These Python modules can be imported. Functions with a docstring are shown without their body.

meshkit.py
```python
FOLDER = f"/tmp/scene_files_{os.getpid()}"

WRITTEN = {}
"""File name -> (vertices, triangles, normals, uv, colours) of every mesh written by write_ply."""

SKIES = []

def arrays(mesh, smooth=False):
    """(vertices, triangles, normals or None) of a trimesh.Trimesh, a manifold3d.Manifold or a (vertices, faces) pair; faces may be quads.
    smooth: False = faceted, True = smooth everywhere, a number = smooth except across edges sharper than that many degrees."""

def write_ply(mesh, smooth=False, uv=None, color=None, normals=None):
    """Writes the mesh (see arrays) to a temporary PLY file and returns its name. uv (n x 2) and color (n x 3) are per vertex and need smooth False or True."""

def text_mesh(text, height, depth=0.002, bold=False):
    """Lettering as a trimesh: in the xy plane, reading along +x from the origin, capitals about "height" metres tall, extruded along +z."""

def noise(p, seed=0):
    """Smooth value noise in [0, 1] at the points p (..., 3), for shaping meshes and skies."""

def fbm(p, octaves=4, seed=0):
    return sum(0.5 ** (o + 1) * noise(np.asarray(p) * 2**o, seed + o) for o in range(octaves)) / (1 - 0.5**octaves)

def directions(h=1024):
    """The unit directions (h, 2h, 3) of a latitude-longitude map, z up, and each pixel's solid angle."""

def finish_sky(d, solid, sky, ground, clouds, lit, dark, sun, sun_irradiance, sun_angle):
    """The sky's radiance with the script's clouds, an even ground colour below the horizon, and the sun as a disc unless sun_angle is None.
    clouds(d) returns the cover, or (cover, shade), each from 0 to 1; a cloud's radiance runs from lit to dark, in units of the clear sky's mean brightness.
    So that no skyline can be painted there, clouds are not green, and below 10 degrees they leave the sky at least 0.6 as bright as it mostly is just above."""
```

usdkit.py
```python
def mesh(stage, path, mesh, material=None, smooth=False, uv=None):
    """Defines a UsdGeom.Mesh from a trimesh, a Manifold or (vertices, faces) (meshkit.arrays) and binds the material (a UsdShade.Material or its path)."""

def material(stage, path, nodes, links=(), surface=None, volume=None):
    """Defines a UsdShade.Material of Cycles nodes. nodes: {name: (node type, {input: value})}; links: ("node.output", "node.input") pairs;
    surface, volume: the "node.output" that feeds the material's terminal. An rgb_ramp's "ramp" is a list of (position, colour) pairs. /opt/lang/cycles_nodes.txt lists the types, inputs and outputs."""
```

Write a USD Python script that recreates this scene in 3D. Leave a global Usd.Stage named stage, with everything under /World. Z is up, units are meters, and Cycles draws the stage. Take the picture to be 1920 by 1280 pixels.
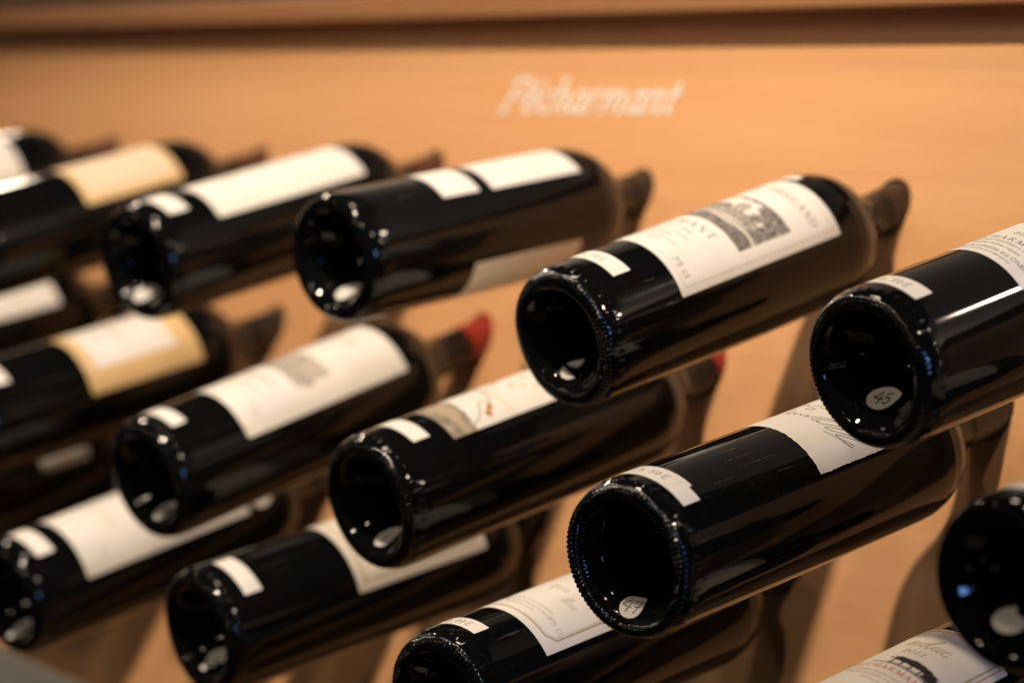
import math, random
import numpy as np, trimesh, manifold3d as m3
import usdkit, meshkit
from pxr import Usd, UsdGeom, UsdLux, UsdShade, Gf, Sdf
from shapely.geometry import Polygon, LineString, Point, box, MultiPolygon
from shapely.ops import unary_union
from shapely import affinity
from scipy.interpolate import PchipInterpolator

random.seed(7); RNG = np.random.default_rng(7)
stage = Usd.Stage.CreateInMemory()
UsdGeom.SetStageUpAxis(stage, 'Z'); UsdGeom.SetStageMetersPerUnit(stage, 1.0)
UsdGeom.Xform.Define(stage, '/World'); UsdGeom.Scope.Define(stage, '/World/Looks')

# ------------------------------------------------------------------ camera
CAM, YAW, PIT = np.array([1.14197, -1.14421, -0.03557]), -0.8616001, -0.1225855
F_PX, APERTURE = 4651.98, 22.3
cy, sy, cp, sp = math.cos(YAW), math.sin(YAW), math.cos(PIT), math.sin(PIT)
FWD = np.array([sy * cp, cy * cp, sp]); RIGHT = np.array([cy, -sy, 0.0]); UPV = np.cross(RIGHT, FWD)
cam = UsdGeom.Camera.Define(stage, '/World/camera')
cm = np.eye(4); cm[0, :3], cm[1, :3], cm[2, :3], cm[3, :3] = RIGHT, UPV, -FWD, CAM
cam.AddTransformOp().Set(Gf.Matrix4d(*cm.ravel().tolist()))
cam.CreateHorizontalApertureAttr(APERTURE); cam.CreateVerticalApertureAttr(APERTURE * 682 / 1024)
cam.CreateFocalLengthAttr(F_PX / 1920 * APERTURE)
cam.CreateFStopAttr(2.5); cam.CreateFocusDistanceAttr(1.17)
cam.CreateExposureAttr(0.0)

# ------------------------------------------------------------------ lamps of the shop
def lamp(name, pos, power, radius=0.03, color=(1.0, 0.81, 0.62), aim=None, cone=None, soft=0.4):
    s = UsdLux.SphereLight.Define(stage, '/World/' + name)
    if aim is None: s.AddTranslateOp().Set(Gf.Vec3d(*pos))
    else:
        z = np.array(pos) - np.array(aim); z /= np.linalg.norm(z); x = np.cross([0, 0, 1.0], z); x /= np.linalg.norm(x); m = np.eye(4)
        m[0, :3], m[1, :3], m[2, :3], m[3, :3] = x, np.cross(z, x), z, pos
        s.AddTransformOp().Set(Gf.Matrix4d(*m.ravel().tolist()))
        sh = UsdLux.ShapingAPI.Apply(s.GetPrim()); sh.CreateShapingConeAngleAttr(cone); sh.CreateShapingConeSoftnessAttr(soft)
    s.CreateRadiusAttr(radius); s.CreateIntensityAttr(power); s.CreateColorAttr(Gf.Vec3f(*color))
    s.CreateNormalizeAttr(True)
    s.GetPrim().SetCustomDataByKey('kind', 'structure')
K = 1.0
lamp('ceiling_lamp', (0.25, -0.84, 1.14), 38 * K, 0.042, aim=(-0.17, -0.10, -0.10), cone=33, soft=1.0)
lamp('ceiling_lamp_001', (1.78, -0.27, 1.12), 6 * K, 0.055)
lamp('ceiling_lamp_002', (-1.75, -0.10, 1.10), 6 * K, 0.055)
lamp('ceiling_lamp_003', (1.02, 0.56, 0.70), 4 * K, 0.04, aim=(0.40, -0.24, -0.17), cone=15)
lamp('ceiling_lamp_004', (-0.10, -0.30, 1.12), 4 * K, 0.09)
lamp('ceiling_lamp_007', (0.95, -1.75, 1.25), 6 * K, 0.055)
lamp('ceiling_lamp_008', (0.1, -3.0, 1.15), 4 * K, 0.06)
lamp('ceiling_lamp_009', (-1.6, -2.4, 1.15), 3.5 * K, 0.06)
lamp('ceiling_lamp_005', (-2.7, 0.85, 1.2), 9 * K, 0.055)
lamp('ceiling_lamp_006', (2.6, 1.1, 1.10), 6 * K, 0.055)
win = UsdLux.RectLight.Define(stage, '/World/far_window')
win.AddTranslateOp().Set(Gf.Vec3d(4.6, -0.85, 0.22)); win.AddRotateYOp().Set(90.0)
win.CreateWidthAttr(0.7); win.CreateHeightAttr(0.55); win.CreateIntensityAttr(25.0); win.CreateColorAttr(Gf.Vec3f(0.22, 0.45, 1.0))
win.GetPrim().SetCustomDataByKey('kind', 'structure')
dome = UsdLux.DomeLight.Define(stage, '/World/room_light')
dome.GetPrim().SetCustomDataByKey('kind', 'structure')
room = usdkit.material(stage, '/World/Looks/room_light', {'b': ('background_shader', {'color': (1.0, 0.80, 0.62), 'strength': 0.014})}, [], surface='b.background')
UsdShade.MaterialBindingAPI.Apply(dome.GetPrim()).Bind(room)

# ------------------------------------------------------------------ materials
def mat(name, color, rough=0.5, spec=0.5, coat=0.0, tint_noise=None, bump=None, **kw):
    nodes = {'p': ('principled_bsdf', {'base_color': color, 'roughness': rough, 'specular_ior_level': spec, 'coat_weight': coat, **kw})}
    links = []
    if tint_noise:
        scale, amount = tint_noise
        nodes['tc'] = ('texture_coordinate', {}); nodes['mp'] = ('mapping', {'scale': scale}); nodes['n'] = ('noise_texture', {'scale': 1.0, 'detail': 4.0, 'roughness': 0.6})
        a = tuple(c * (1 - amount) for c in color); b = tuple(min(1, c * (1 + amount)) for c in color)
        nodes['r'] = ('rgb_ramp', {'ramp': [(0.3, a), (0.7, b)]})
        links += [('tc.object', 'mp.vector'), ('mp.vector', 'n.vector'), ('n.fac', 'r.fac'), ('r.color', 'p.base_color')]
    if bump:
        scale, strength, dist = bump
        nodes['btc'] = ('texture_coordinate', {}); nodes['bmp'] = ('mapping', {'scale': scale}); nodes['bn'] = ('noise_texture', {'scale': 1.0, 'detail': 2.0})
        nodes['bb'] = ('bump', {'strength': strength, 'distance': dist})
        links += [('btc.object', 'bmp.vector'), ('bmp.vector', 'bn.vector'), ('bn.fac', 'bb.height'), ('bb.normal', 'p.normal')]
    return usdkit.material(stage, '/World/Looks/' + name, nodes, links, surface='p.BSDF')

M = {}
M['glass'] = usdkit.material(stage, '/World/Looks/dark_bottle_glass', {
    'tc': ('texture_coordinate', {}), 'm1': ('mapping', {'scale': (42, 42, 4)}), 'n1': ('noise_texture', {'scale': 1.0, 'detail': 2.0}), 'bb': ('bump', {'strength': 0.12, 'distance': 0.0005}),
    'm2': ('mapping', {'scale': (620, 620, 620)}), 'n2': ('noise_texture', {'scale': 1.0, 'detail': 2.0}), 'm3': ('mapping', {'scale': (28, 28, 14)}), 'n3': ('noise_texture', {'scale': 1.0, 'detail': 3.0}),
    'dust': ('rgb_ramp', {'ramp': [(0.0, (0, 0, 0)), (0.64, (0, 0, 0)), (0.80, (1, 1, 1)), (1.0, (1, 1, 1))]}), 'film': ('rgb_ramp', {'ramp': [(0.35, (0.0030, 0.0032, 0.0034)), (0.7, (0.0045, 0.0045, 0.0048))]}),
    'mx': ('mix_color', {'b': (0.016, 0.015, 0.014)}), 'ro': ('rgb_ramp', {'ramp': [(0.3, (0.03, 0.03, 0.03)), (0.75, (0.085, 0.085, 0.085))]}),
    'p': ('principled_bsdf', {'specular_ior_level': 0.29})},
    [('tc.object', 'm1.vector'), ('tc.object', 'm2.vector'), ('tc.object', 'm3.vector'), ('m1.vector', 'n1.vector'), ('m2.vector', 'n2.vector'), ('m3.vector', 'n3.vector'), ('n1.fac', 'bb.height'), ('bb.normal', 'p.normal'),
     ('n2.fac', 'dust.fac'), ('n3.fac', 'film.fac'), ('n3.fac', 'ro.fac'), ('dust.color', 'mx.fac'), ('film.color', 'mx.a'), ('mx.result', 'p.base_color'), ('ro.color', 'p.roughness')], surface='p.BSDF')
M['scuff'] = mat('scuffed_glass', (0.13, 0.12, 0.11), 0.6, 0.3)
M['paper'] = mat('label_paper', (0.80, 0.77, 0.72), 0.42, 0.35, tint_noise=((60, 60, 60), 0.03), bump=((900, 900, 900), 0.15, 0.0002))
M['cream'] = mat('cream_label_paper', (0.78, 0.72, 0.62), 0.5, 0.3, tint_noise=((60, 60, 60), 0.03))
M['orange'] = mat('ochre_label_paper', (0.72, 0.50, 0.25), 0.5, 0.3, tint_noise=((40, 40, 40), 0.05))
M['grey_paper'] = mat('grey_label_paper', (0.62, 0.58, 0.52), 0.5, 0.3, tint_noise=((60, 60, 60), 0.04))
M['sticker'] = mat('sticker_paper', (0.70, 0.68, 0.64), 0.5, 0.3)
M['ink'] = mat('black_ink', (0.03, 0.028, 0.028), 0.6, 0.2)
M['grey_ink'] = mat('grey_ink', (0.22, 0.20, 0.18), 0.6, 0.2)
M['pale_ink'] = mat('pale_grey_ink', (0.48, 0.44, 0.39), 0.6, 0.2)
M['tan_ink'] = mat('tan_ink', (0.42, 0.34, 0.24), 0.6, 0.2)
M['green_ink'] = mat('dark_green_pen', (0.02, 0.05, 0.04), 0.5, 0.3)
M['red_ink'] = mat('red_ink', (0.50, 0.05, 0.02), 0.6, 0.2)
M['brown_ink'] = mat('brown_ink', (0.42, 0.17, 0.04), 0.6, 0.2)
M['peach_ink'] = mat('peach_ink', (0.75, 0.58, 0.42), 0.6, 0.2)
M['engraving'] = mat('engraving_hatch', (0.20, 0.18, 0.16), 0.6, 0.2, tint_noise=((700, 700, 260), 0.75))
M['engraving_mid'] = mat('engraving_mid', (0.40, 0.36, 0.31), 0.6, 0.2, tint_noise=((600, 600, 300), 0.45))
M['landscape'] = mat('landscape_print', (0.30, 0.25, 0.19), 0.6, 0.2, tint_noise=((160, 160, 300), 0.55))
M['black_capsule'] = mat('black_capsule_foil', (0.012, 0.010, 0.009), 0.3, 0.5)
M['brown_capsule'] = mat('brown_capsule_foil', (0.022, 0.012, 0.008), 0.32, 0.5)
M['russet_capsule'] = mat('russet_capsule_foil', (0.07, 0.025, 0.014), 0.34, 0.5)
M['red_capsule'] = mat('red_capsule_foil', (0.24, 0.016, 0.010), 0.30, 0.5)
M['wall'] = mat('pale_plaster', (0.68, 0.65, 0.60), 0.8, 0.2)
M['dark'] = mat('cabinet_inside', (0.05, 0.03, 0.018), 0.8, 0.2)
M['white_letter'] = mat('white_lettering', (0.80, 0.76, 0.70), 0.5, 0.3)
M['grey_green'] = mat('grey_green_glass', (0.15, 0.142, 0.115), 0.45, 0.35)

def wood(name, a, b, rough):
    nodes = {'tc': ('texture_coordinate', {}),
             'm1': ('mapping', {'scale': (3.0, 95.0, 95.0)}), 'n1': ('noise_texture', {'scale': 1.0, 'detail': 6.0, 'roughness': 0.6, 'distortion': 0.4}),
             'm2': ('mapping', {'scale': (1.3, 9.0, 9.0)}), 'n2': ('noise_texture', {'scale': 1.0, 'detail': 3.0}),
             'm3': ('mapping', {'scale': (60.0, 900.0, 900.0)}), 'n3': ('noise_texture', {'scale': 1.0, 'detail': 2.0}),
             'mx': ('mix_float', {'fac': 0.55}), 'my': ('mix_float', {'fac': 0.2}),
             'r': ('rgb_ramp', {'ramp': [(0.30, a), (0.52, tuple((x + y) / 2 for x, y in zip(a, b))), (0.70, b)]}),
             'bb': ('bump', {'strength': 0.15, 'distance': 0.0005}),
             'p': ('principled_bsdf', {'roughness': rough, 'specular_ior_level': 0.35})}
    links = [('tc.object', 'm1.vector'), ('tc.object', 'm2.vector'), ('tc.object', 'm3.vector'), ('m1.vector', 'n1.vector'), ('m2.vector', 'n2.vector'), ('m3.vector', 'n3.vector'),
             ('n1.fac', 'mx.a'), ('n2.fac', 'mx.b'), ('mx.result', 'my.a'), ('n3.fac', 'my.b'), ('my.result', 'r.fac'), ('r.color', 'p.base_color'), ('n3.fac', 'bb.height'), ('bb.normal', 'p.normal')]
    return usdkit.material(stage, '/World/Looks/' + name, nodes, links, surface='p.BSDF')
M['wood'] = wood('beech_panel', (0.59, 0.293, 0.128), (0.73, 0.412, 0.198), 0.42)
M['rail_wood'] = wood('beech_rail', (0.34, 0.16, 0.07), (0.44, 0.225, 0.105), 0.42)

# ------------------------------------------------------------------ names and tags
used = {}
def numbered(path):
    n = used.get(path, 0); used[path] = n + 1
    return path if n == 0 else f'{path}_{n:03d}'
def tag(prim, label=None, category=None, group=None, kind=None):
    for k, v in (('label', label), ('category', category), ('group', group), ('kind', kind)):
        if v: prim.SetCustomDataByKey(k, v)
def put(path, mesh, material, smooth=False, label=None):
    p = usdkit.mesh(stage, numbered(path), mesh, material, smooth)
    if label: p.GetPrim().SetCustomDataByKey('label', label)
    return p.GetPrim().GetPath().pathString

# ------------------------------------------------------------------ the slanted panel: u along, v up the slope, n outward
PHI, SU = 0.417894, 0.2112663
U = np.array([1.0, 0, 0]); V = np.array([0, math.sin(PHI), math.cos(PHI)]); N = np.array([0, -math.cos(PHI), math.sin(PHI)])
VROW = {1: -0.145333, 2: -0.257218, 3: -0.359830}
OROW = {1: 0.0, 2: 0.106451, 3: 0.211686}
AX0, LEN0 = (0.04942, -0.659062), 0.26627
FIT = {  # (row, column): lean along u, lean along v, extra length, shift u, shift v
(1,0): [0.0000,-0.0200,0.0000,-0.0003,-0.0016], (1,1): [0.0309,-0.0251,-0.0000,0.0025,-0.0032], (1,2): [0.0751,-0.0171,-0.0011,0.0011,0.0015],
(1,3): [0.0303,0.0879,-0.0089,0.0008,-0.0022], (1,4): [-0.0483,-0.0767,-0.0067,-0.0018,-0.0007], (1,5): [-0.0646,-0.0420,-0.0020,-0.0003,-0.0001],
(2,0): [0.0000,0.0000,0.0000,0.0000,0.0000], (2,1): [0.0350,0.0000,0.0000,-0.0150,-0.0125], (2,2): [0.0208,-0.0922,0.0092,0.0002,0.0010],
(2,3): [-0.0320,-0.0367,-0.0030,0.0017,0.0026], (2,4): [0.0574,0.0573,0.0312,0.0025,0.0024], (2,5): [-0.0123,0.1337,-0.0007,-0.0000,0.0003],
(3,0): [0.0000,0.0000,0.0000,0.0000,0.0000], (3,1): [0.0121,-0.0453,0.0003,0.0003,-0.0007], (3,2): [-0.0886,0.0122,-0.0192,0.0003,-0.0030],
(3,3): [0.0326,0.0658,-0.0008,-0.0007,0.0016], (3,4): [-0.0132,0.0268,-0.0000,-0.0007,0.0010]}
def pose(k):
    r, c = k; p = FIT[k]
    h = U * ((c - 3) * SU + OROW[r] + p[3]) + V * (VROW[r] + p[4])
    a = N + U * (AX0[0] + p[0]) + V * (AX0[1] + p[1]); a /= np.linalg.norm(a)
    return h, a, LEN0 + p[2]
def panel_frame():
    m = np.eye(4); m[0, :3], m[1, :3], m[2, :3] = U, V, N
    return Gf.Matrix4d(*m.ravel().tolist())
def panel_xform(path):
    x = UsdGeom.Xform.Define(stage, path); x.AddTransformOp().Set(panel_frame()); return x
def to_uvn(p): return np.array([p @ U, p @ V, p @ N])

def cyl_between(a, b, r, n=64):
    d = b - a; L = np.linalg.norm(d); z = d / L
    x = np.cross(z, [0, 0, 1.0] if abs(z[2]) < 0.9 else [1.0, 0, 0]); x /= np.linalg.norm(x); y = np.cross(z, x)
    c = m3.Manifold.cylinder(L, r, r, n)
    return c.transform(np.column_stack([x, y, z, a]))
body = m3.Manifold.cube([3.0, 1.11, 0.034]).translate([-1.9, -1.125, -0.034])
for k in FIT:
    h, a, L = pose(k)
    hu, au = to_uvn(h), to_uvn(a)
    body -= cyl_between(hu - au * 0.08 + np.array([-.0014, -.0002, 0]), hu + au * 0.06 + np.array([-.0014, -.0002, 0]), 0.0150)
rack = panel_xform('/World/bottle_rack')
tag(rack.GetPrim(), 'slanted beech wood rack drilled with round holes for the bottle necks', 'bottle rack')
put('/World/bottle_rack/panel', body, M['wood'], 35)
back = trimesh.creation.box((3.0, 1.3, 0.01)); back.apply_translation((-0.4, -0.57, -0.16))
put('/World/bottle_rack/back_board', back, M['dark'])

# top rail with a level underside, overhanging the panel
T_, O_ = 0.018, 0.0245
sec = Polygon([(.0089, -.02), (-.444 * O_, O_), (-.444 * O_ + T_ * .914, O_ + T_ * .406), (.0089 + T_ * .914, -.02 + T_ * .406)]).buffer(-.002).buffer(.002, quad_segs=5)
rail = trimesh.creation.extrude_polygon(sec, 3.0, engine='earcut')
rail.vertices = np.c_[rail.vertices[:, 2] - 2.1, rail.vertices[:, 0], rail.vertices[:, 1]]; rail.fix_normals()
rail.apply_transform(trimesh.transformations.rotation_matrix(0.0122, [0, 0, 1]))
rail.apply_translation((0, -0.0230, 0.0))
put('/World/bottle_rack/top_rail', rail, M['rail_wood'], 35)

wall = trimesh.creation.box((12, 0.1, 5)); wall.apply_translation((-2, 1.6, 0))
put('/World/wall', wall, M['wall']); tag(stage.GetPrimAtPath('/World/wall'), kind='structure')

# ------------------------------------------------------------------ flat print: shapes in millimetres
def polys(g):
    if g.is_empty: return []
    return [q for q in getattr(g, 'geoms', [g]) if q.geom_type == 'Polygon' and q.area > 1e-4]
def flat(g, thick=0.04, size=2.2):
    ms = []
    for q in polys(g):
        q = q.simplify(0.015)
        if q.is_empty or q.area < 1e-4: continue
        try: m = trimesh.creation.extrude_polygon(q, thick, engine='earcut')
        except Exception: continue
        b = q.bounds
        if max(b[2] - b[0], 1e-6) > size:
            v, f = trimesh.remesh.subdivide_to_size(m.vertices, m.faces, size, max_iter=12); m = trimesh.Trimesh(v, f, process=False)
        ms.append(m)
    return trimesh.util.concatenate(ms)
def wrap(path, g, phi, mat_, off=0.0, thick=0.04, radius=37.5, label=None, ripple=0.0, smooth=False):
    """Lays the flat shape g (mm, x round the bottle, y along it from its base) on the bottle, centred at angle phi (degrees)."""
    m = flat(g, thick); v = m.vertices
    rho = radius + 0.05 + off + v[:, 2]
    if ripple: rho = rho + ripple * (meshkit.fbm(np.c_[v[:, 0] * 0.12, v[:, 1] * 0.12, v[:, 0] * 0 + phi], 2, 3) - 0.2)
    a = np.radians(phi) + v[:, 0] / radius
    m = trimesh.Trimesh(np.c_[rho * np.cos(a), rho * np.sin(a), v[:, 1]] / 1000, m.faces, process=False)
    return put(path, m, mat_, smooth, label)

def st(pts, w): return LineString(pts).buffer(w / 2, cap_style='flat', join_style='round', quad_segs=4)
def arc(cx, cy, rx, ry, a0, a1, n=16):
    t = np.radians(np.linspace(a0, a1, n)); return [(cx + rx * math.cos(x), cy + ry * math.sin(x)) for x in t]
TH, TN, SE = 0.15, 0.055, 0.05
def serif(x, y, w=0.3): return st([(x - w / 2, y), (x + w / 2, y)], SE)
def roman(ch):
    """One roman capital with serifs, height 1; returns shape and width."""
    b, t = SE / 2, 1 - SE / 2
    if ch == 'I': return [st([(.15, 0), (.15, 1)], TH), serif(.15, b), serif(.15, t)], .3
    if ch == 'T': return [st([(.38, 0), (.38, 1)], TH), st([(.02, t), (.74, t)], TN), st([(.035, 1), (.035, .78)], TN), st([(.725, 1), (.725, .78)], TN), serif(.38, b)], .76
    if ch in 'EÉÈ':
        o = [st([(.13, 0), (.13, 1)], TH), st([(0, t), (.58, t)], TN), st([(0, b), (.62, b)], TN), st([(.13, .52), (.45, .52)], TN), st([(.58, 1), (.58, .8)], TN), st([(.61, 0), (.61, .24)], TN), st([(.45, .42), (.45, .62)], TN)]
        if ch == 'É': o.append(st([(.25, 1.1), (.42, 1.26)], .08))
        return o, .64
    if ch == 'D': return [st([(.13, 0), (.13, 1)], TH), st([(0, t), (.35, t)] + arc(.35, .5, .36, .475, 90, -90) + [(0, b)], TN), st(arc(.35, .5, .34, .46, 45, -45), TH)], .76
    if ch == 'R': return [st([(.13, 0), (.13, 1)], TH), st([(0, t), (.35, t)] + arc(.35, .745, .24, .23, 90, -90) + [(.13, .515)], TN + .02), st([(.33, .5), (.66, .02)], TH * .9), serif(.13, b), serif(.66, b, .16)], .74
    if ch == 'P': return [st([(.13, 0), (.13, 1)], TH), st([(0, t), (.35, t)] + arc(.35, .72, .26, .255, 90, -90) + [(.13, .465)], TN + .03), serif(.13, b)], .64
    if ch == 'A': return [st([(.04, 0), (.38, 1)], TN), st([(.38, 1), (.72, 0)], TH), st([(.16, .33), (.6, .33)], TN), serif(.06, b, .24), serif(.72, b, .28)], .8
    if ch == 'Â': o, w = roman('A'); return o + [st([(.26, 1.08), (.38, 1.22), (.5, 1.08)], .06)], w
    if ch == 'N': return [st([(.1, 0), (.1, 1)], TN), st([(.1, 1), (.7, 0)], TH), st([(.7, 0), (.7, 1)], TN), serif(.1, b, .22), serif(.7, t, .22), serif(.06, t, .14)], .8
    if ch == 'M': return [st([(.1, 0), (.14, 1)], TN), st([(.14, 1), (.48, .05)], TH), st([(.48, .05), (.82, 1)], TN), st([(.84, 0), (.82, 1)], TH), serif(.1, b, .22), serif(.84, b, .28)], .98
    if ch == 'H': return [st([(.13, 0), (.13, 1)], TH), st([(.67, 0), (.67, 1)], TH), st([(.13, .52), (.67, .52)], TN)] + [serif(x, y) for x in (.13, .67) for y in (b, t)], .82
    if ch == 'U': return [st([(.13, 1), (.13, .3)] + arc(.38, .3, .25, .28, 180, 360) + [(.63, 1)], TN + .05), serif(.13, t), serif(.63, t, .22)], .76
    if ch in 'CG':
        o = [st(arc(.42, .5, .36, .475, 45, 315), TN + .02), st(arc(.42, .5, .34, .46, 130, 230), TH), st([(.69, .98), (.69, .72)], TN)]
        if ch == 'G': o += [st([(.68, .05), (.68, .42)], TH * .8), serif(.66, .42, .26)]
        else: o.append(st([(.69, .2), (.66, .14)], TN))
        return o, .78
    if ch == 'O': return [st(arc(.42, .5, .38, .475, 0, 360, 30), TN + .03), st(arc(.42, .5, .36, .46, 140, 220), TH), st(arc(.42, .5, .36, .46, -40, 40), TH)], .84
    if ch == 'L': return [st([(.13, 0), (.13, 1)], TH), st([(0, b), (.58, b)], TN), st([(.57, 0), (.57, .26)], TN), serif(.13, t)], .62
    if ch == 'S': return [st(arc(.3, .74, .2, .235, 20, 270, 14) + arc(.3, .25, .24, .235, 90, -160, 14), .09)], .58
    return [], .38
def words(text, h, gap=.12):
    """A line of roman capitals, centred on x = 0, height h mm."""
    x, o = 0.0, []
    for ch in text:
        s, w = roman(ch)
        o += [affinity.translate(q, x, 0) for q in s]; x += w + gap
    g = unary_union(o); x -= gap
    return affinity.scale(affinity.translate(g, -x / 2, 0), h, h, origin=(0, 0))
_cache = {}
def sans(text, h, italic=0.0, bold=False):
    """A line in the plain face as a flat shape, centred, capital height h mm."""
    key = (text, bold)
    if key not in _cache:
        m = meshkit.text_mesh(text, 10.0, 0.5, bold)
        top = m.faces[(m.face_normals[:, 2] > 0.9)]
        _cache[key] = unary_union([Polygon(m.vertices[f][:, :2]).buffer(0.01) for f in top])
    g = _cache[key]; b = g.bounds
    g = affinity.translate(g, -(b[0] + b[2]) / 2, 0)
    if italic: g = affinity.affine_transform(g, [1, italic, 0, 1, 0, 0])
    return affinity.scale(g, h / 10, h / 10, origin=(0, 0))
def at(g, x, y): return affinity.translate(g, x, y)
def pen(strokes, w): return unary_union([LineString(s).buffer(w / 2, quad_segs=3) for s in strokes])
def spline(pts, n=8):
    pts = np.array(pts, float); t = np.arange(len(pts)); tt = np.linspace(0, len(pts) - 1, (len(pts) - 1) * n + 1)
    from scipy.interpolate import CubicSpline
    return list(map(tuple, np.c_[CubicSpline(t, pts[:, 0])(tt), CubicSpline(t, pts[:, 1])(tt)]))
def handwriting(n, h, seed, w=0.3, slope=0.5):
    """A line of joined-up, unreadable pen loops n letters long."""
    r = random.Random(seed); pts, x = [(0, 0)], 0.0
    for i in range(n):
        up = h * r.choice([.55, .6, .5, .55, 1.25]); wd = h * r.uniform(.3, .5)
        pts += [(x + wd * .5 + up * slope * .6, up), (x + wd * .25, up * .5), (x + wd * .5, -.05 * h - (h * .6 if r.random() < .12 else 0)), (x + wd, h * .15)]
        x += wd
    g = LineString(spline(pts, 6)).buffer(w / 2, quad_segs=2)
    return affinity.translate(g, -x / 2, 0)
def rect(x0, x1, y0, y1, r=0.8): return box(x0, y0, x1, y1).buffer(-r).buffer(r, quad_segs=4)
def frame(x0, x1, y0, y1, w=.35): return box(x0, y0, x1, y1).difference(box(x0 + w, y0 + w, x1 - w, y1 - w))
def blob(cx, cy, rx, ry, seed, rough=.35, n=40):
    r = np.random.default_rng(seed); a = np.linspace(0, 2 * np.pi, n, endpoint=False)
    k = 1 + rough * (r.random(n) - .5)
    return Polygon(np.c_[cx + rx * k * np.cos(a), cy + ry * k * np.sin(a)]).buffer(0)
def deckle(g, seed, amp=.35):
    r = np.random.default_rng(seed); x0, y0, x1, y1 = g.bounds; pts = []
    for (ax, ay), (bx, by) in (((x0, y0), (x1, y0)), ((x1, y0), (x1, y1)), ((x1, y1), (x0, y1)), ((x0, y1), (x0, y0))):
        L = math.hypot(bx - ax, by - ay); n = int(L / 1.6)
        for i in range(n):
            t = i / n; o = amp * (r.random() - .5) * 2 if i else 0
            pts.append((ax + (bx - ax) * t - (by - ay) / L * o, ay + (by - ay) * t + (bx - ax) / L * o))
    return Polygon(pts).buffer(0)

# ------------------------------------------------------------------ bottles
PLAIN = [(0, .036), (.007, .0338), (.0125, .0280), (.0165, .0212), (.0205, .0135), (.0240, .0068), (.0272, .0018), (.0303, 0), (.033, .0006), (.0349, .0022), (.0363, .0050), (.0372, .0095), (.0375, .016)]
DEEP = [(0, .052), (.013, .048), (.0185, .034), (.0212, .020), (.0222, .0125), (.0245, .0088), (.0280, .0052), (.0300, .0012), (.0315, 0), (.0335, .0006), (.0351, .0022), (.0364, .0050), (.0372, .0095), (.0375, .016)]
TOP = [(.0375, .060), (.0375, .120), (.0375, .186), (.0372, .192), (.0360, .199), (.0335, .206), (.0295, .2125), (.0245, .218), (.0200, .2225), (.0170, .2275), (.0142, .234), (.0130, .243), (.0126, .262), (.0124, .290), (.0124, .298), (.0110, .300), (0, .300)]
def curve(pts, step):
    pts = np.array(pts); t = np.r_[0, np.cumsum(np.linalg.norm(np.diff(pts, axis=0), axis=1))]
    tt = np.unique(np.r_[t, np.arange(0, t[-1], step)])
    return np.c_[PchipInterpolator(t, pts[:, 0])(tt), PchipInterpolator(t, pts[:, 1])(tt)]
def lathe(pr, n):
    ph = np.linspace(0, 2 * np.pi, n, endpoint=False)
    v = np.stack([pr[:, None, 0] * np.cos(ph), pr[:, None, 0] * np.sin(ph), np.repeat(pr[:, 1:2], n, 1)], -1)
    i = np.arange(len(pr) - 1)[:, None] * n + np.arange(n); j = np.arange(len(pr) - 1)[:, None] * n + (np.arange(n) + 1) % n
    f = np.r_[np.c_[i.ravel(), j.ravel(), (j + n).ravel()], np.c_[i.ravel(), (j + n).ravel(), (i + n).ravel()]]
    return v, f
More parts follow.
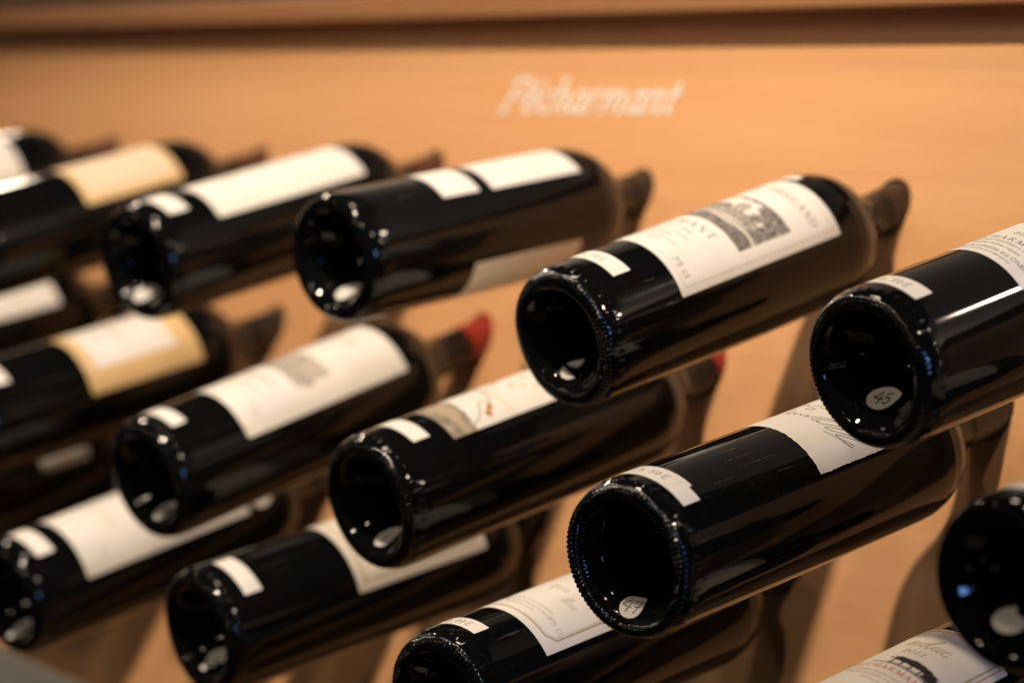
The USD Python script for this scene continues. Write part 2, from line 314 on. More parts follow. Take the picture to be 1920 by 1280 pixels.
def glass_mesh(kind, knurl, seed, ridge, longer=0.0):
    base = curve(DEEP if kind == 'deep' else PLAIN, 0.0008)
    nb = len(base); pr = np.r_[base, curve([base[-1]] + [(a, c + (longer if c > .1 else 0)) for a, c in TOP], 0.008)[1:]]
    n = 540 if knurl else 200
    v, f = lathe(pr, n)
    d = np.gradient(pr, axis=0); nr = np.c_[d[:, 1], -d[:, 0]]; nr /= np.maximum(np.linalg.norm(nr, axis=1, keepdims=True), 1e-9)
    ph = np.linspace(0, 2 * np.pi, n, endpoint=False); nrm = np.stack([nr[:, None, 0] * np.cos(ph), nr[:, None, 0] * np.sin(ph), np.repeat(nr[:, 1:2], n, 1)], -1)
    r, z = pr[:, 0], pr[:, 1]; ring = (np.arange(len(pr)) < nb)
    if knurl:
        w = np.clip((r - .0282) / .0015, 0, 1) * np.clip((.0358 - r) / .0012, 0, 1) * (z < .006) * ring
        lean = (r[:, None] - .033) * 90
        v += (nrm * (w[:, None] * 0.00075 * knurl * (np.abs(np.sin(45 * (ph[None] + lean * 0.06))) - .45) * (0.75 + 0.5 * meshkit.noise(np.c_[np.cos(ph) * 9, np.sin(ph) * 9, ph * 0 + seed]))[None])[..., None])
        dots = np.exp(-((z - .0085) / .0016) ** 2) * (r > .035) * ring          # row of small raised dots round the heel
        v += nrm * (dots[:, None] * 0.00035 * np.maximum(0, np.sin(45 * ph[None] + 1.0)) ** 6)[..., None]
    if kind != 'deep':
        inner = (np.exp(-((r - .0275) / .0006) ** 2) * 0.00022 + np.exp(-((r - .0215) / .0009) ** 2) * 0.0002) * (z < .03) * ring; v += nrm * (inner[:, None] * np.ones(n))[..., None]
    if ridge:
        w = np.exp(-((z - .0072) / .0007) ** 2) * (r > .03) * ring; v += nrm * (w[:, None] * 0.00022 * np.ones(n))[..., None]
    wob = (meshkit.fbm(np.c_[(v[..., 0] * 45).ravel(), (v[..., 1] * 45).ravel(), (v[..., 2] * 45).ravel() + seed], 2, seed).reshape(v.shape[:2]) - .5) * (z < .03)[:, None]
    v += nrm * (wob * np.where((r < .027) & ring, 0.0011, 0.00035)[:, None])[..., None]
    return trimesh.Trimesh(v.reshape(-1, 3), f, process=False)
def capsule_mesh(z0, longer=0.0):
    z0 += longer; v, f = lathe(np.array([(.0126, z0), (.0130, z0), (.0132, z0 + .0006), (.0132, .284 + longer), (.0138, .2855 + longer), (.0138, .2985 + longer), (.0128, .3005 + longer), (0, .3005 + longer)]), 72)
    return trimesh.Trimesh(v.reshape(-1, 3), f, process=False)
def on_base(path, g, phi, rc, material, kind, off=0.15, thick=0.06, label=None):
    """Lays a flat shape (mm) on the hollow of the base, its middle at radius rc (mm), its top towards the centre."""
    pr = curve(DEEP if kind == 'deep' else PLAIN, 0.0004) * 1000
    s = np.r_[0, np.cumsum(np.linalg.norm(np.diff(pr, axis=0), axis=1))]
    s0 = np.interp(rc, pr[:, 0], s)
    m = flat(g, thick, 0.8); v = m.vertices
    ss = s0 - v[:, 1]; r = np.interp(ss, s, pr[:, 0]); z = np.interp(ss, s, pr[:, 1])
    dr = np.interp(ss, s, np.gradient(pr[:, 0], s)); dz = np.interp(ss, s, np.gradient(pr[:, 1], s))
    L = np.hypot(dr, dz); nr, nz = dz / L, -dr / L
    h = off + v[:, 2]; a = np.radians(phi) - v[:, 0] / rc
    R_ = r + nr * h; Z_ = z + nz * h
    return put(path, trimesh.Trimesh(np.c_[R_ * np.cos(a), R_ * np.sin(a), Z_] / 1000, m.faces, process=False), material, False, label)
def drop(a=6.6, b=5.6, tilt=35, tip=1.25):
    t = np.radians(np.arange(0, 360, 8)); k = 1 + (tip - 1) * np.exp(-((np.degrees(t) + 180 - 0) % 360 - 180) ** 2 / 500)
    return affinity.rotate(Polygon(np.c_[a * k * np.cos(t), b * k * np.sin(t)]), tilt, origin=(0, 0))
DIG = {'4': [[(.55, 1), (.05, .38), (.8, .38)], [(.62, .7), (.5, -.05)]], '7': [[(.05, .92), (.75, 1), (.3, 0)], [(.2, .48), (.7, .55)]],
       '5': [[(.75, 1), (.25, .95), (.2, .55), (.55, .6), (.65, .3), (.35, 0), (.1, .1)]], '6': [[(.6, 1), (.25, .6), (.15, .2), (.4, 0), (.6, .2), (.45, .42), (.2, .3)]],
       '1': [[(.2, .75), (.45, 1), (.4, 0)]], '3': [[(.15, .9), (.5, 1), (.6, .75), (.3, .55), (.65, .35), (.45, 0), (.1, .08)]], '8': [[(.5, .55), (.25, .8), (.5, 1), (.65, .8), (.3, .45), (.2, .15), (.5, 0), (.6, .25), (.4, .52)]],
       '2': [[(.15, .8), (.4, 1), (.6, .75), (.15, .05), (.7, .08)]], '9': [[(.6, .75), (.35, .55), (.2, .8), (.45, 1), (.6, .75), (.45, 0)]], '0': [[(.4, 1), (.15, .5), (.4, 0), (.65, .5), (.4, 1)]]}
def scrawl(text, h, w):
    o, x = [], 0.0
    for ch in text:
        o += [[(x + a * h, b * h) for a, b in s] for s in DIG[ch]]; x += h * .82
    return at(pen(o, w), -x / 2, -h / 2)

def scuffs(path, rows, seed):
    r = random.Random(seed); o = []
    for phi, z0, z1 in rows:
        z = z0
        while z < z1:
            o.append(box(-.13, z, .13, z + r.uniform(.25, .7)).buffer(.03)); o[-1] = affinity.translate(o[-1], math.radians(phi) * 37.5 + (z - z0) * .03, 0); z += r.uniform(.9, 1.9)
    p = wrap(path + '/scuff_marks', unary_union(o), 0, M['scuff'], -0.045, 0.02)
    stage.GetPrimAtPath(p).SetCustomDataByKey('kind', 'stuff')
def bottle(k, label, kind='plain', knurl=False, capsule='black_capsule', cap_z=0.247, ridge=False, seed=0, longer=0.0):
    h, a, L = pose(k); base = h + a * L; ax = -a
    eu = np.array([0, 0, 1.0]) - ax[2] * ax; eu /= np.linalg.norm(eu); er = np.cross(ax, eu)
    path = numbered('/World/wine_bottle')
    x = UsdGeom.Xform.Define(stage, path); m = np.eye(4); m[0, :3], m[1, :3], m[2, :3], m[3, :3] = eu, er, ax, base
    x.AddTransformOp().Set(Gf.Matrix4d(*m.ravel().tolist()))
    tag(x.GetPrim(), label, 'wine bottle')
    put(path + '/glass_body', glass_mesh(kind, knurl, seed + 11, ridge, longer), M['glass'], True)
    put(path + '/capsule', capsule_mesh(cap_z, longer), M[capsule], 40)
    return path
def price_tag(path, phi_near, z0, z1, width=34, text=None, extra=None, x_text=-8.0, size=4.2):
    g = rect(-width, 0, z0, z1, .5)
    if extra: g = unary_union([g, extra])
    t = wrap(path + '/price_tag', g, phi_near, M['paper'], 0.03, 0.08)
    if text: wrap(t + '/price_text', at(text, x_text, z0 + (z1 - z0 - size) / 2), phi_near, M['grey_ink'], 0.13, 0.03)
    return t
def sticker(path, phi, rc, number=None, kind='plain', shape=None, h=5.2, w=.55, ink='green_ink', rot=10):
    tall = lambda q: affinity.scale(q, 1.0, 1.0 if kind == 'deep' else 1.3, origin=(0, 0))
    s = on_base(path + '/number_sticker', tall(shape or drop()), phi, rc, M['sticker'], kind)
    if number: on_base(s + '/number', tall(affinity.rotate(scrawl(number, h, w), rot, origin=(0, 0))), phi, rc, M[ink], kind, 0.24, 0.05)
    return s
def price(s): return affinity.scale(pen([[(a * 1.0 + i * .8, b) for a, b in q] for i, ch in enumerate(s) if ch in DIG for q in DIG[ch]] + [[(i * .8 + .3, 0), (i * .8 + .38, .06)] for i, ch in enumerate(s) if ch == '.'] +
                                        [[(len(s) * .8 + .9, 1), (len(s) * .8 + .4, 1), (len(s) * .8 + .4, 0), (len(s) * .8 + .9, 0)], [(len(s) * .8 + .4, .5), (len(s) * .8 + .8, .5)]], .12), 4.2, 4.2, origin=(0, 0))
def deg(mm): return mm / 37.5 * 57.29578
def label_paper(path, phi, half, z0, z1, mat_='paper', r=.8, name='front_label', ripple=0.0, g=None, off=0.0, label=None):
    X = math.radians(half) * 37.5
    return wrap(path + '/' + name, g if g is not None else rect(-X, X, z0, z1, r), phi, M[mat_], off, 0.10, ripple=ripple, label=label), X
def lines(path, phi, items, mat_='pale_ink', name='small_print'):
    p = wrap(path + '/' + name, unary_union([at(g, x, y) for g, x, y in items]), phi, M[mat_], 0.13, 0.03)
    stage.GetPrimAtPath(p).SetCustomDataByKey('kind', 'stuff')

# --- top row, from the left
b = bottle((1, 0), 'wine bottle cut off by the left edge, topmost row, white label end only', seed=1, capsule='russet_capsule', cap_z=0.238)
label_paper(b, 22, 60, 96, 163)

b = bottle((1, 1), 'wine bottle with plain ochre cream label, second from left in the top row', seed=2, capsule='russet_capsule', cap_z=0.238)
lp, X = label_paper(b, -5, 72, 87, 173, 'orange', 2)
wrap(lp + '/inner_panel', rect(-X + 5, X - 5, 92, 168, 1), -5, M['peach_ink'], .11, .03)

b = bottle((1, 2), 'blurred wine bottle with one long white label, left of the bottle with two label pieces', seed=3, capsule='russet_capsule', cap_z=0.238)
lp, X = label_paper(b, -15, 71, 48, 176, 'paper', 1.5)
price_tag(b, 37, 16, 32, 30)
lines(lp, -15, [(sans('PECHARMANT', 4), 0, 84), (words('CHÂTEAU', 5), 0, 152), (sans('Appellation Pécharmant Contrôlée', 2), 0, 76)], 'tan_ink')
sticker(b, -162, 22.4)

b = bottle((1, 3), 'wine bottle with its white label in two pieces and a tan back label underneath', seed=4, knurl=False)
lp, X = label_paper(b, -15, 60, 66, 95, 'paper', .8, 'lower_label')
lp, X = label_paper(b, -15, 61, 105, 179, 'paper', .8)
label_paper(b, 150, 40, 79, 168, 'cream', 1, 'back_label')
sticker(b, -175, 20.8)

b = bottle((1, 4), 'wine bottle with engraved country house label and base sticker 46, in the top row', knurl=1.5, seed=5, capsule='brown_capsule', cap_z=0.2485)
PH = -10
lp, X = label_paper(b, PH, 85, 55.5, 177, 'paper', 1)
wrap(lp + '/border_line', frame(-X + 4, X - 4, 59.5, 173, .3), PH, M['pale_ink'], .13, .03)
wrap(lp + '/title', at(words('CHÂTEAU DE TIREGAND', 5.6, .2), 0, 159), PH, M['grey_ink'], .13, .03)
wrap(lp + '/appellation', at(words('PÉCHARMANT', 6.2, .3), 0, 92), PH, M['grey_ink'], .13, .03)
lines(lp, PH, [(sans('Appellation Pécharmant Contrôlée', 2.2), 0, 86), (sans('MIS EN BOUTEILLE AU CHÂTEAU', 1.9), 6, 80), (sans('Comtesse de Saint Exupéry', 2.2), 0, 75.5), (sans('propriétaire à Creysse Dordogne France', 1.8), 4, 71), (sans('PRODUCT OF FRANCE', 1.8), 6, 66.5)], 'grey_ink')
wrap(lp + '/volume_text', at(sans('75 cl', 4.2), 40.5, 62), PH, M['grey_ink'], .13, .03)
PX = 44.5
sky_ = box(-PX, 104, PX, 144)
pic = wrap(lp + '/picture', sky_, PH, M['paper'], .11, .025)
hx = lambda x0, x1, y0, y1: box(x0, y0, x1, y1)
fore = Polygon([(-PX, 104), (PX, 104), (PX, 112)] + [(x, 113.5 + 1.5 * math.sin(x * .21)) for x in np.linspace(PX, -PX, 40)])
wrap(pic + '/foreground', fore, PH, M['engraving'], .15, .02)
path_ = Polygon([(x, 114.5 + 1.5 * math.sin(x * .21)) for x in np.linspace(-PX, PX, 40)] + [(x, 117.5 + 1.2 * math.sin(x * .21 + .3)) for x in np.linspace(PX, -PX, 40)])
wrap(pic + '/drive', path_, PH, M['pale_ink'], .15, .02)
house = unary_union([hx(-8, 34, 117.5, 127), hx(14, 22, 118, 133), hx(26, 34, 118, 131), Polygon([(-9, 127), (14, 127), (11, 131.5), (-6, 131.5)]), Polygon([(13, 133), (23, 133), (18, 138.5)]), Polygon([(25, 131), (35, 131), (30, 136)])])
wrap(pic + '/house', house, PH, M['engraving_mid'], .15, .02)
wins = unary_union([hx(x, x + 1.6, y, y + 2.6) for x in np.arange(-6, 33, 4) for y in (119.5, 123.6)] + [Polygon([(-9, 127), (14, 127), (11, 131.5), (-6, 131.5)])])
wrap(pic + '/house_window', wins, PH, M['engraving'], .18, .02)
tr = []
r_ = random.Random(4)
for i in range(34):
    x = r_.uniform(35, 44) if i % 3 else r_.uniform(26, 44); y = r_.uniform(128, 143) if x < 36 else r_.uniform(116, 143)
    if x < 34 and y < 137: y += 7
    tr.append(blob(x, y, r_.uniform(1.5, 3.6), r_.uniform(1.2, 2.8), i, .6, 18))
canopy = Polygon(spline([(24, 144), (25, 139), (29, 137), (30, 133), (35, 130), (36, 124), (40, 119), (44.4, 118), (44.4, 131), (44.4, 144), (34, 144), (24, 144)], 5)).buffer(0)
wrap(pic + '/tree_canopy', canopy.intersection(box(-PX, 104, PX, 144)), PH, M['engraving_mid'], .165, .012)
slope = Polygon([(-20, 117.2), (40, 117.2), (36, 122), (20, 125), (-4, 124), (-14, 121)])
wrap(pic + '/slope', slope, PH, M['engraving_mid'], .165, .012)
for i in range(46): tr.append(blob(-44 + i * 1.93, 142.6 + r_.uniform(-1.2, .6), r_.uniform(1.2, 2.4), r_.uniform(.9, 1.7), 500 + i, .5, 12))
for i in range(40): tr.append(blob(r_.uniform(27, 44), r_.uniform(126, 143.5), r_.uniform(.8, 2.2), r_.uniform(.6, 1.8), 300 + i, .6, 12))
tl = []
for i in range(26): tl.append(blob(r_.uniform(-44, -26), r_.uniform(118, 143), r_.uniform(2, 4), r_.uniform(1.5, 3), 90 + i, .6, 18))
tr.append(hx(40.5, 42, 117, 132)); tr.append(box(36, 117.5, PX, 121.5))
wrap(pic + '/tree', unary_union(tl).intersection(box(-PX, 117.2, PX, 144)).buffer(.3), PH, M['engraving'], .18, .02)
wrap(pic + '/tree', unary_union(tr).intersection(box(-PX, 117.2, PX, 144)), PH, M['engraving'], .18, .02)
wrap(b + '/vintage_label', rect(-30, 11.5, 181, 187.5, .8), -10, M['paper'], .03, .08)
label_paper(b, 190, 38, 78, 175, 'cream', 1, 'back_label')
price_tag(b, 38.5, 22.5, 34.5, 33, price('9.00'), x_text=-30, size=4.2)
sticker(b, -163, 20.8, '46', shape=drop(6.8, 5.2, 40, 1.3), h=4.6, w=.6, rot=35)

b = bottle((1, 5), 'wine bottle with text label and base sticker 45, cut off by the right edge', knurl=0.7, seed=6)
PH = 10
lp, X = label_paper(b, PH, 46, 74.5, 178, 'paper', 1)
wrap(lp + '/appellation', at(words('PECHARMANT', 4.4, .32), 0, 97), PH, M['grey_ink'], .13, .03)
lines(lp, PH, [(sans('2015', 3.6), 2, 106), (sans('APPELLATION PECHARMANT CONTROLÉE', 1.6), 2, 93), (sans('Cuvée vieilles vignes', 2.0), 0, 88.5), (sans('Mis en bouteille au Château', 3.0), 2, 82.5), (sans('Vignerons récoltants à Bergerac', 1.7), -2, 79), (words('CLOS LES COTES', 6), 0, 128)], 'grey_ink')
price_tag(b, 33, 15.5, 27, 30, price('8.50'), x_text=-26)
sticker(b, -159, 18.6, '45', shape=drop(6.6, 5.4, 30, 1.25), h=5.0, w=.6, ink='ink', rot=18)

scuffs('/World/wine_bottle_003', [(12, 46, 58), (20, 44, 53), (36, 34, 44), (52, 12, 24)], 3)
scuffs('/World/wine_bottle_004', [(8, 42, 50), (14, 44, 52), (52, 36, 44)], 4)
# --- second row
b = bottle((2, 0), 'far wine bottle at the left edge showing only a white label strip, second row', seed=7)
label_paper(b, 5, 63, 88, 178, 'paper', 1)

b = bottle((2, 1), 'wine bottle with white panel on an ochre bordered label, left edge, second row', seed=8)
lp, X = label_paper(b, 5, 79, 80, 174, 'orange', 2)
wrap(lp + '/inner_panel', rect(-X + 12, X - 16, 90, 157, 1), 5, M['paper'], .11, .03)
lines(lp, 5, [(sans('PECHARMANT', 4.5), 0, 118), (sans('Grand Vin de Bergerac', 2.6), 0, 104)], 'tan_ink')
price_tag(b, 44, 14, 26, 34)
sticker(b, -172, 22.4)

b = bottle((2, 2), 'wine bottle with red capsule and a small grey building print on white label', seed=9, capsule='red_capsule', cap_z=0.260, knurl=True)
lp, X = label_paper(b, 0, 70, 54, 183, 'paper', 1.5)
wrap(lp + '/picture_ground', box(-32, 103, 29, 130), 0, M['pale_ink'], .115, .02)
pr = unary_union([box(-30, 104, 24, 112), box(-24, 112, -2, 124), box(4, 112, 14, 128), blob(20, 110, 5, 6, 5), blob(29, 112, 2.4, 4, 8), box(24, 108, 31, 109.5)])
wrap(lp + '/picture', pr, 0, M['engraving_mid'], .14, .03)
lines(lp, 0, [(words('CHÂTEAU', 5), 0, 160), (sans('PECHARMANT', 4.5), 0, 88), (sans('Mis en bouteille au château', 2.2), 0, 78), (sans('75 cl', 3), 32, 66)], 'tan_ink')
price_tag(b, 31, 14, 24.5, 34)
sticker(b, -178, 22.0, None, shape=drop(6.6, 4.8, 40, 1.2))

b = bottle((2, 3), 'wine bottle with vine branch and orange fruit drawn above a grey brown landscape band', seed=10, capsule='red_capsule', cap_z=0.260, knurl=True)
PH = -10
lp, X = label_paper(b, PH, 54, 45, 172, 'paper', 1)
land = Polygon([(-X, 45), (X, 45), (X, 61)] + [(x, 63.5 + 2.2 * math.sin(x * .085 + 1.2) + .4 * math.sin(x)) for x in np.linspace(X, -X, 50)])
wrap(lp + '/landscape_band', land, PH, M['landscape'], .11, .03)
wrap(lp + '/landscape_hill', Polygon([(-X, 56)] + [(x, 60 + 1.6 * math.sin(x * .16)) for x in np.linspace(-X, X, 40)] + [(X, 54), (0, 51)]).buffer(0), PH, M['tan_ink'], .15, .02)
wrap(lp + '/branch', unary_union([LineString(spline([(31, 60), (28.5, 68), (22, 74), (17, 79), (19, 84), (8, 88), (-4, 92)])).buffer(.7), LineString(spline([(8, 88), (4, 100), (-6, 108)])).buffer(.45)]), PH, M['pale_ink'], .13, .03)
wrap(lp + '/fruit', unary_union([blob(24.5, 79, 2.2, 1.8, 3), blob(28, 75.5, 2.5, 1.9, 4), blob(22, 81, 1.4, 1.2, 9)]), PH, M['brown_ink'], .13, .03)
wrap(lp + '/blossom', unary_union([blob(x, y, 2.2, 1.7, i + 20) for i, (x, y) in enumerate([(10, 108), (14, 104), (18, 110), (22, 116), (27, 118), (19, 121), (9, 118), (25, 127), (14, 126)])]), PH, M['peach_ink'], .13, .03)
lines(lp, PH, [(sans('Pécharmant', 4, .2), 20, 88)], 'peach_ink')
price_tag(b, 33, 22, 33.5, 34)
sticker(b, -177, 21.3, '51', shape=drop(6.8, 5.0, 40, 1.2), h=4.2, w=.5, ink='grey_ink', rot=35)

b = bottle((2, 4), 'nearest sharp wine bottle with deep hollow base, sticker 47 and handwritten script label', kind='deep', knurl=1.3, ridge=True, seed=12, longer=0.016)
PH = 5
X = math.radians(56) * 37.5
lp, X = label_paper(b, PH, 56, 105.5, 181, g=deckle(box(-X, 105.5, X, 181), 5, .35))
sig = [spline([(-16, 131), (-13, 130), (-9, 133.5), (-8, 130), (-5, 133), (-4, 130), (-1.5, 132.5), (0, 130.3), (2, 132.5), (3, 130)]),
       spline([(3, 130), (6, 134), (13, 140), (12.4, 137.5), (7, 132), (7.2, 130), (9, 131), (10.2, 132.5), (9.5, 130.4), (11, 130.4), (13, 132.2)]),
       spline([(13, 132.2), (16, 136), (20.5, 141), (20, 138), (15.5, 132), (15.6, 130), (18, 131.5)]),
       spline([(18, 131.5), (23, 137), (27.5, 142), (27.8, 140.4), (22, 133), (21.5, 131.2), (24, 132.2), (30, 137)]),
       spline([(17, 127), (22, 130), (30, 134.6), (26, 131.8)]), spline([(-11, 136.6), (-9.6, 138), (-8.5, 136.4)])]
for q in sig: pass
top_line = [spline([(-22, 146), (-18, 149), (-15, 146), (-10, 150), (-8, 146), (-3, 149), (0, 146.5), (6, 149)]), spline([(-5, 140.5), (-3, 143.5), (-.5, 141.5), (-3, 140.3), (-5, 142), (-1, 144)])]
wrap(lp + '/script', pen(sig, .5), PH, M['grey_ink'], .13, .03)
wrap(lp + '/script', pen(top_line, .4), PH, M['grey_ink'], .13, .03)
t = price_tag(b, 45.5, 13.8, 25.2, 40, extra=rect(-40, -8, 16.5, 27.5, .5))
wrap(t + '/price_text', affinity.scale(at(price('19.50'), -38, 19), 1, 1), 45.5, M['grey_ink'], .13, .03)
wrap(t + '/stamp_line', unary_union([st([(-37, 17.2), (-13, 17.2)], .25), st([(-13, 17.2), (-12, 24), (-14, 24.6)], .25)]), 45.5, M['peach_ink'], .13, .03)
sticker(b, -170, 24.2, '47', 'deep', shape=drop(6.3, 6.0, 62, 1.22), h=6.4, w=.5, rot=4)

b = bottle((2, 5), 'dark wine bottle base at the lower right edge with blurred white sticker, closest of all', seed=13)
label_paper(b, 5, 60, 60, 178)
price_tag(b, 14, 13, 26, 30)
sticker(b, -159, 19.5, None, shape=drop(7.2, 6.0, 30, 1.1))

scuffs('/World/wine_bottle_010', [(14, 62, 74), (24, 58, 76), (33, 66, 88), (38, 40, 52), (47, 80, 92), (-4, 50, 66)], 5)
# --- third row
b = bottle((3, 0), 'wine bottle nearly hidden at the left edge, only a thin label strip seen, third row', seed=14)
label_paper(b, 5, 70, 138, 178, 'grey_paper', 1)

b = bottle((3, 1), 'wine bottle with large white label and small oval neck label, lower left corner', seed=15)
lp, X = label_paper(b, 5, 74, 40, 167, 'paper', 1)
lines(lp, 5, [(sans('75 cl', 3), 36, 56), (words('PECHARMANT', 5), 0, 110), (sans('Mis en bouteille à la propriété', 2.4), 0, 72)], 'pale_ink')
wrap(b + '/oval_label', Polygon([(41 + 7 * math.cos(t), 179 + 8 * math.sin(t)) for t in np.linspace(0, 2 * np.pi, 30)[:-1]]), 5, M['paper'], .02, .08)
price_tag(b, 41, 15, 27.5, 34)
sticker(b, -175, 21.5, None, shape=unary_union([drop(6.2, 5.2, 40, 1.1), box(-5, -9, -2, -4)]))

b = bottle((3, 2), 'wine bottle with lined frame on its cream label, lower left, under the vine branch bottle', seed=16, knurl=True)
lp, X = label_paper(b, 5, 77, 88, 181, 'cream', 1)
wrap(lp + '/border_line', unary_union([frame(-X + 5, X - 5, 92.5, 176, .9), frame(-X + 7, X - 7, 94.5, 174, .35)]), 5, M['tan_ink'], .13, .03)
wrap(lp + '/emblem', unary_union([blob(24, 104, 4, 3, 4), box(18, 99, 30, 100)]), 5, M['grey_ink'], .13, .03)
lines(lp, 5, [(words('PECHARMANT', 6), 0, 116), (sans('Grand vin', 3), 0, 108)])
price_tag(b, 50, 18, 29.5, 34)
sticker(b, -163, 19.6, None, shape=unary_union([drop(6.4, 5.6, 35, 1.1), box(-3, -9, 0, -4)]))

b = bottle((3, 3), 'wine bottle with cut corner line frame and 75 cl on its pale label, bottom centre', seed=17, knurl=1.4)
PH = 0
lp, X = label_paper(b, PH, 60, 44.5, 168, 'paper', .6)
q = [(-X + 10, 49.5), (X - 10, 49.5), (X - 4.5, 54.5), (X - 4.5, 158), (X - 10, 163), (-X + 10, 163), (-X + 4.5, 158), (-X + 4.5, 54.5)]
fr = Polygon(q)
wrap(lp + '/border_line', unary_union([fr.difference(fr.buffer(-.9, join_style='mitre')), fr.buffer(-1.5, join_style='mitre').difference(fr.buffer(-1.75, join_style='mitre'))]), PH, M['tan_ink'], .13, .03)
wrap(lp + '/volume_text', at(sans('75 cl', 3.6), 26.8, 58), PH, M['pale_ink'], .13, .03)
lines(lp, PH, [(handwriting(5, 5, 5, .35), 18, 76), (handwriting(5, 6, 8, .4), 4, 84), (sans('Appellation Pécharmant Contrôlée', 1.8), 0, 63), (sans('Mis en bouteille au Domaine', 1.8), 6, 59.5), (sans('Dordogne France', 1.7), 4, 56)])
price_tag(b, 20.5, 15.8, 26, 28, price('8.00'), x_text=-25)
sticker(b, -160, 22.4, None)

b = bottle((3, 4), 'wine bottle with black tree emblem and red capital lettering on grey label, bottom right', seed=18)
PH = 8
lp, X = label_paper(b, PH, 46, 60, 153, 'cream', .8)
wrap(lp + '/border_line', frame(-X + 3, X - 3, 63, 150.5, .45), PH, M['red_ink'], .13, .03)
wrap(lp + '/inner_line', unary_union([st([(X - 5.6, 62), (X - 5.6, 151)], 1.0)]), PH, M['tan_ink'], .13, .03)
wrap(lp + '/appellation', at(words('PECHARMANT', 4.0, .26), 0, 99.5), PH, M['red_ink'], .13, .03)
tree = [blob(6, 113.2, 13, 2.6, 2, .4, 60), blob(16, 110.2, 4.8, 3.0, 3, .6), box(-14, 106, 22, 106.7), box(-6, 107.4, 18, 107.9)]
tree = unary_union(tree).difference(unary_union([blob(x, 109.9, 1.5, 1.0, int(x) + 40) for x in range(-6, 12, 4)]))
wrap(lp + '/tree_emblem', unary_union([tree] + [box(x, 106, x + .9, 111.5) for x in (-5, 0, 5, 10, 15)]), PH, M['ink'], .13, .03)
lines(lp, PH, [(sans('2011', 3.6, .2), -3, 121), (sans('Appellation Pécharmant Contrôlée', 1.9), 2, 94.5), (sans('Mis en bouteille à la Propriété', 1.9), 2, 91), (sans('Dordogne', 1.7), 0, 87)], 'tan_ink')
wrap(lp + '/script', at(handwriting(7, 8, 21, .6), -2, 130), PH, M['tan_ink'], .13, .03)

# ------------------------------------------------------------------ white lettering on the panel
def italic(ch, w=.105):
    P = lambda *st_: unary_union([LineString(q).buffer(w / 2, quad_segs=3) for q in st_])
    arch = lambda x0, x1: [(x0, .36)] + arc((x0 + x1) / 2, .42, (x1 - x0) / 2, .19, 160, 0, 10) + [(x1, .08), (x1 + .05, .0), (x1 + .12, .05)]
    if ch == 'P': return P([(.12, 0), (.12, 1)], [(0, 0), (.26, 0)], [(0, 1), (.4, 1)] + arc(.4, .73, .26, .27, 90, -90) + [(.12, .46)]), .66
    if ch in 'eé':
        e = [P([(.07, .3), (.3, .34)] + arc(.24, .46, .14, .15, -40, 180, 12) + arc(.28, .3, .2, .3, 180, 310, 12))]
        if ch == 'é': e.append(P([(.22, .74), (.36, .9)]))
        return unary_union(e), .46
    if ch == 'c': return P(arc(.28, .31, .2, .3, 50, 310, 18)), .46
    if ch == 'h': return P([(.1, 0), (.1, 1), (.02, .97)], arch(.1, .42)), .54
    if ch == 'a': return P(arc(.26, .3, .19, .29, 0, 360, 24), [(.46, .6), (.46, .08), (.52, 0), (.58, .06)]), .6
    if ch == 'r': return P([(.1, 0), (.1, .58), (.02, .55)], [(.1, .36)] + arc(.26, .44, .16, .17, 170, 50, 8)), .4
    if ch == 'n': return P([(.1, 0), (.1, .58), (.02, .55)], arch(.1, .42)), .56
    if ch == 'm': return P([(.1, 0), (.1, .58), (.02, .55)], arch(.1, .38)[:-2], arch(.38, .68)), .82
    if ch == 't': return P([(.14, .86), (.14, .1), (.2, 0), (.3, .05)], [(.0, .58), (.3, .58)]), .36
x_, gl_ = 0.0, []
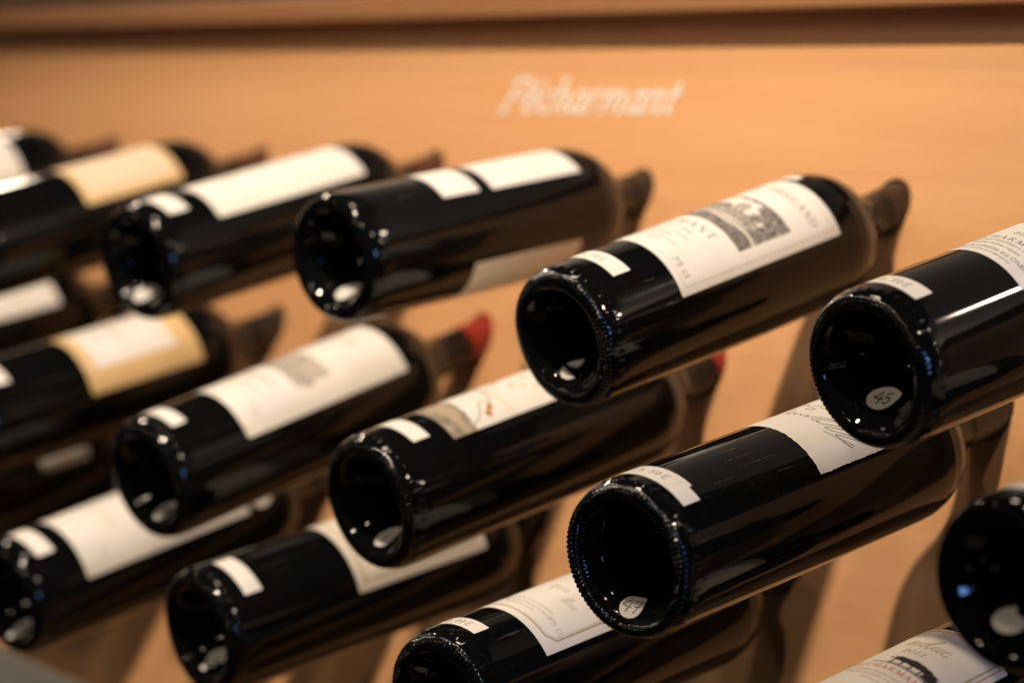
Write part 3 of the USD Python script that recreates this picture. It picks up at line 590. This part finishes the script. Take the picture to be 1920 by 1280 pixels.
for ch in 'Pécharmant':
    q, w_ = italic(ch); gl_.append(affinity.affine_transform(affinity.translate(q, x_, 0), [24, 24 * .26, 0, 24, 0, 0])); x_ += w_ + .06
tot = unary_union(gl_).bounds; kx = 172.0 / (tot[2] - tot[0])
glyphs = [affinity.scale(affinity.translate(q, -tot[0], 0), kx, 1, origin=(0, 0)) for q in gl_]
for q in glyphs:
    let = flat(q, .5, 50); let.vertices = let.vertices / 1000
    let.apply_transform(trimesh.transformations.rotation_matrix(0.0185, [0, 0, 1])); let.apply_translation((-0.1595, -0.0958, 0.0003))
    put('/World/bottle_rack/panel/letter', let, M['white_letter'])

# ------------------------------------------------------------------ blurred rounded thing in the lower left corner
def cam_point(px, py, depth): return CAM + depth * (FWD + RIGHT * (px - 960) / F_PX - UPV * (py - 640) / F_PX)
gb = np.array([(0, .030), (.020, .026), (.030, .012), (.0345, .001), (.037, 0), (.040, .0012), (.0425, .005), (.0437, .011), (.044, .020)])
pr = np.r_[curve(gb, .001), [(.044, .06), (.044, .12), (.043, .15), (.038, .18), (.030, .205), (.021, .23), (.017, .26), (.016, .30), (.016, .315), (0, .316)]]
v, f = lathe(pr, 128)
A_ = -RIGHT * .90 + UPV * .34 + FWD * .25; A_ /= np.linalg.norm(A_)
eu = UPV - (UPV @ A_) * A_; eu /= np.linalg.norm(eu); er = np.cross(A_, eu)
x = UsdGeom.Xform.Define(stage, '/World/foreground_bottle'); m = np.eye(4); m[0, :3], m[1, :3], m[2, :3], m[3, :3] = eu, er, A_, cam_point(335, 1622, 0.86)
x.AddTransformOp().Set(Gf.Matrix4d(*m.ravel().tolist()))
tag(x.GetPrim(), 'out of focus grey green bottle in the bottom left corner before the rack', 'wine bottle')
put('/World/foreground_bottle/glass_body', trimesh.Trimesh(v.reshape(-1, 3), f, process=False), M['grey_green'], True)
put('/World/foreground_bottle/capsule', trimesh.Trimesh(*(lambda q: (q[0].reshape(-1, 3), q[1]))(lathe(np.array([(.0165, .262), (.0172, .262), (.0172, .3165), (0, .3175)]), 64)), process=False), M['black_capsule'], 40)
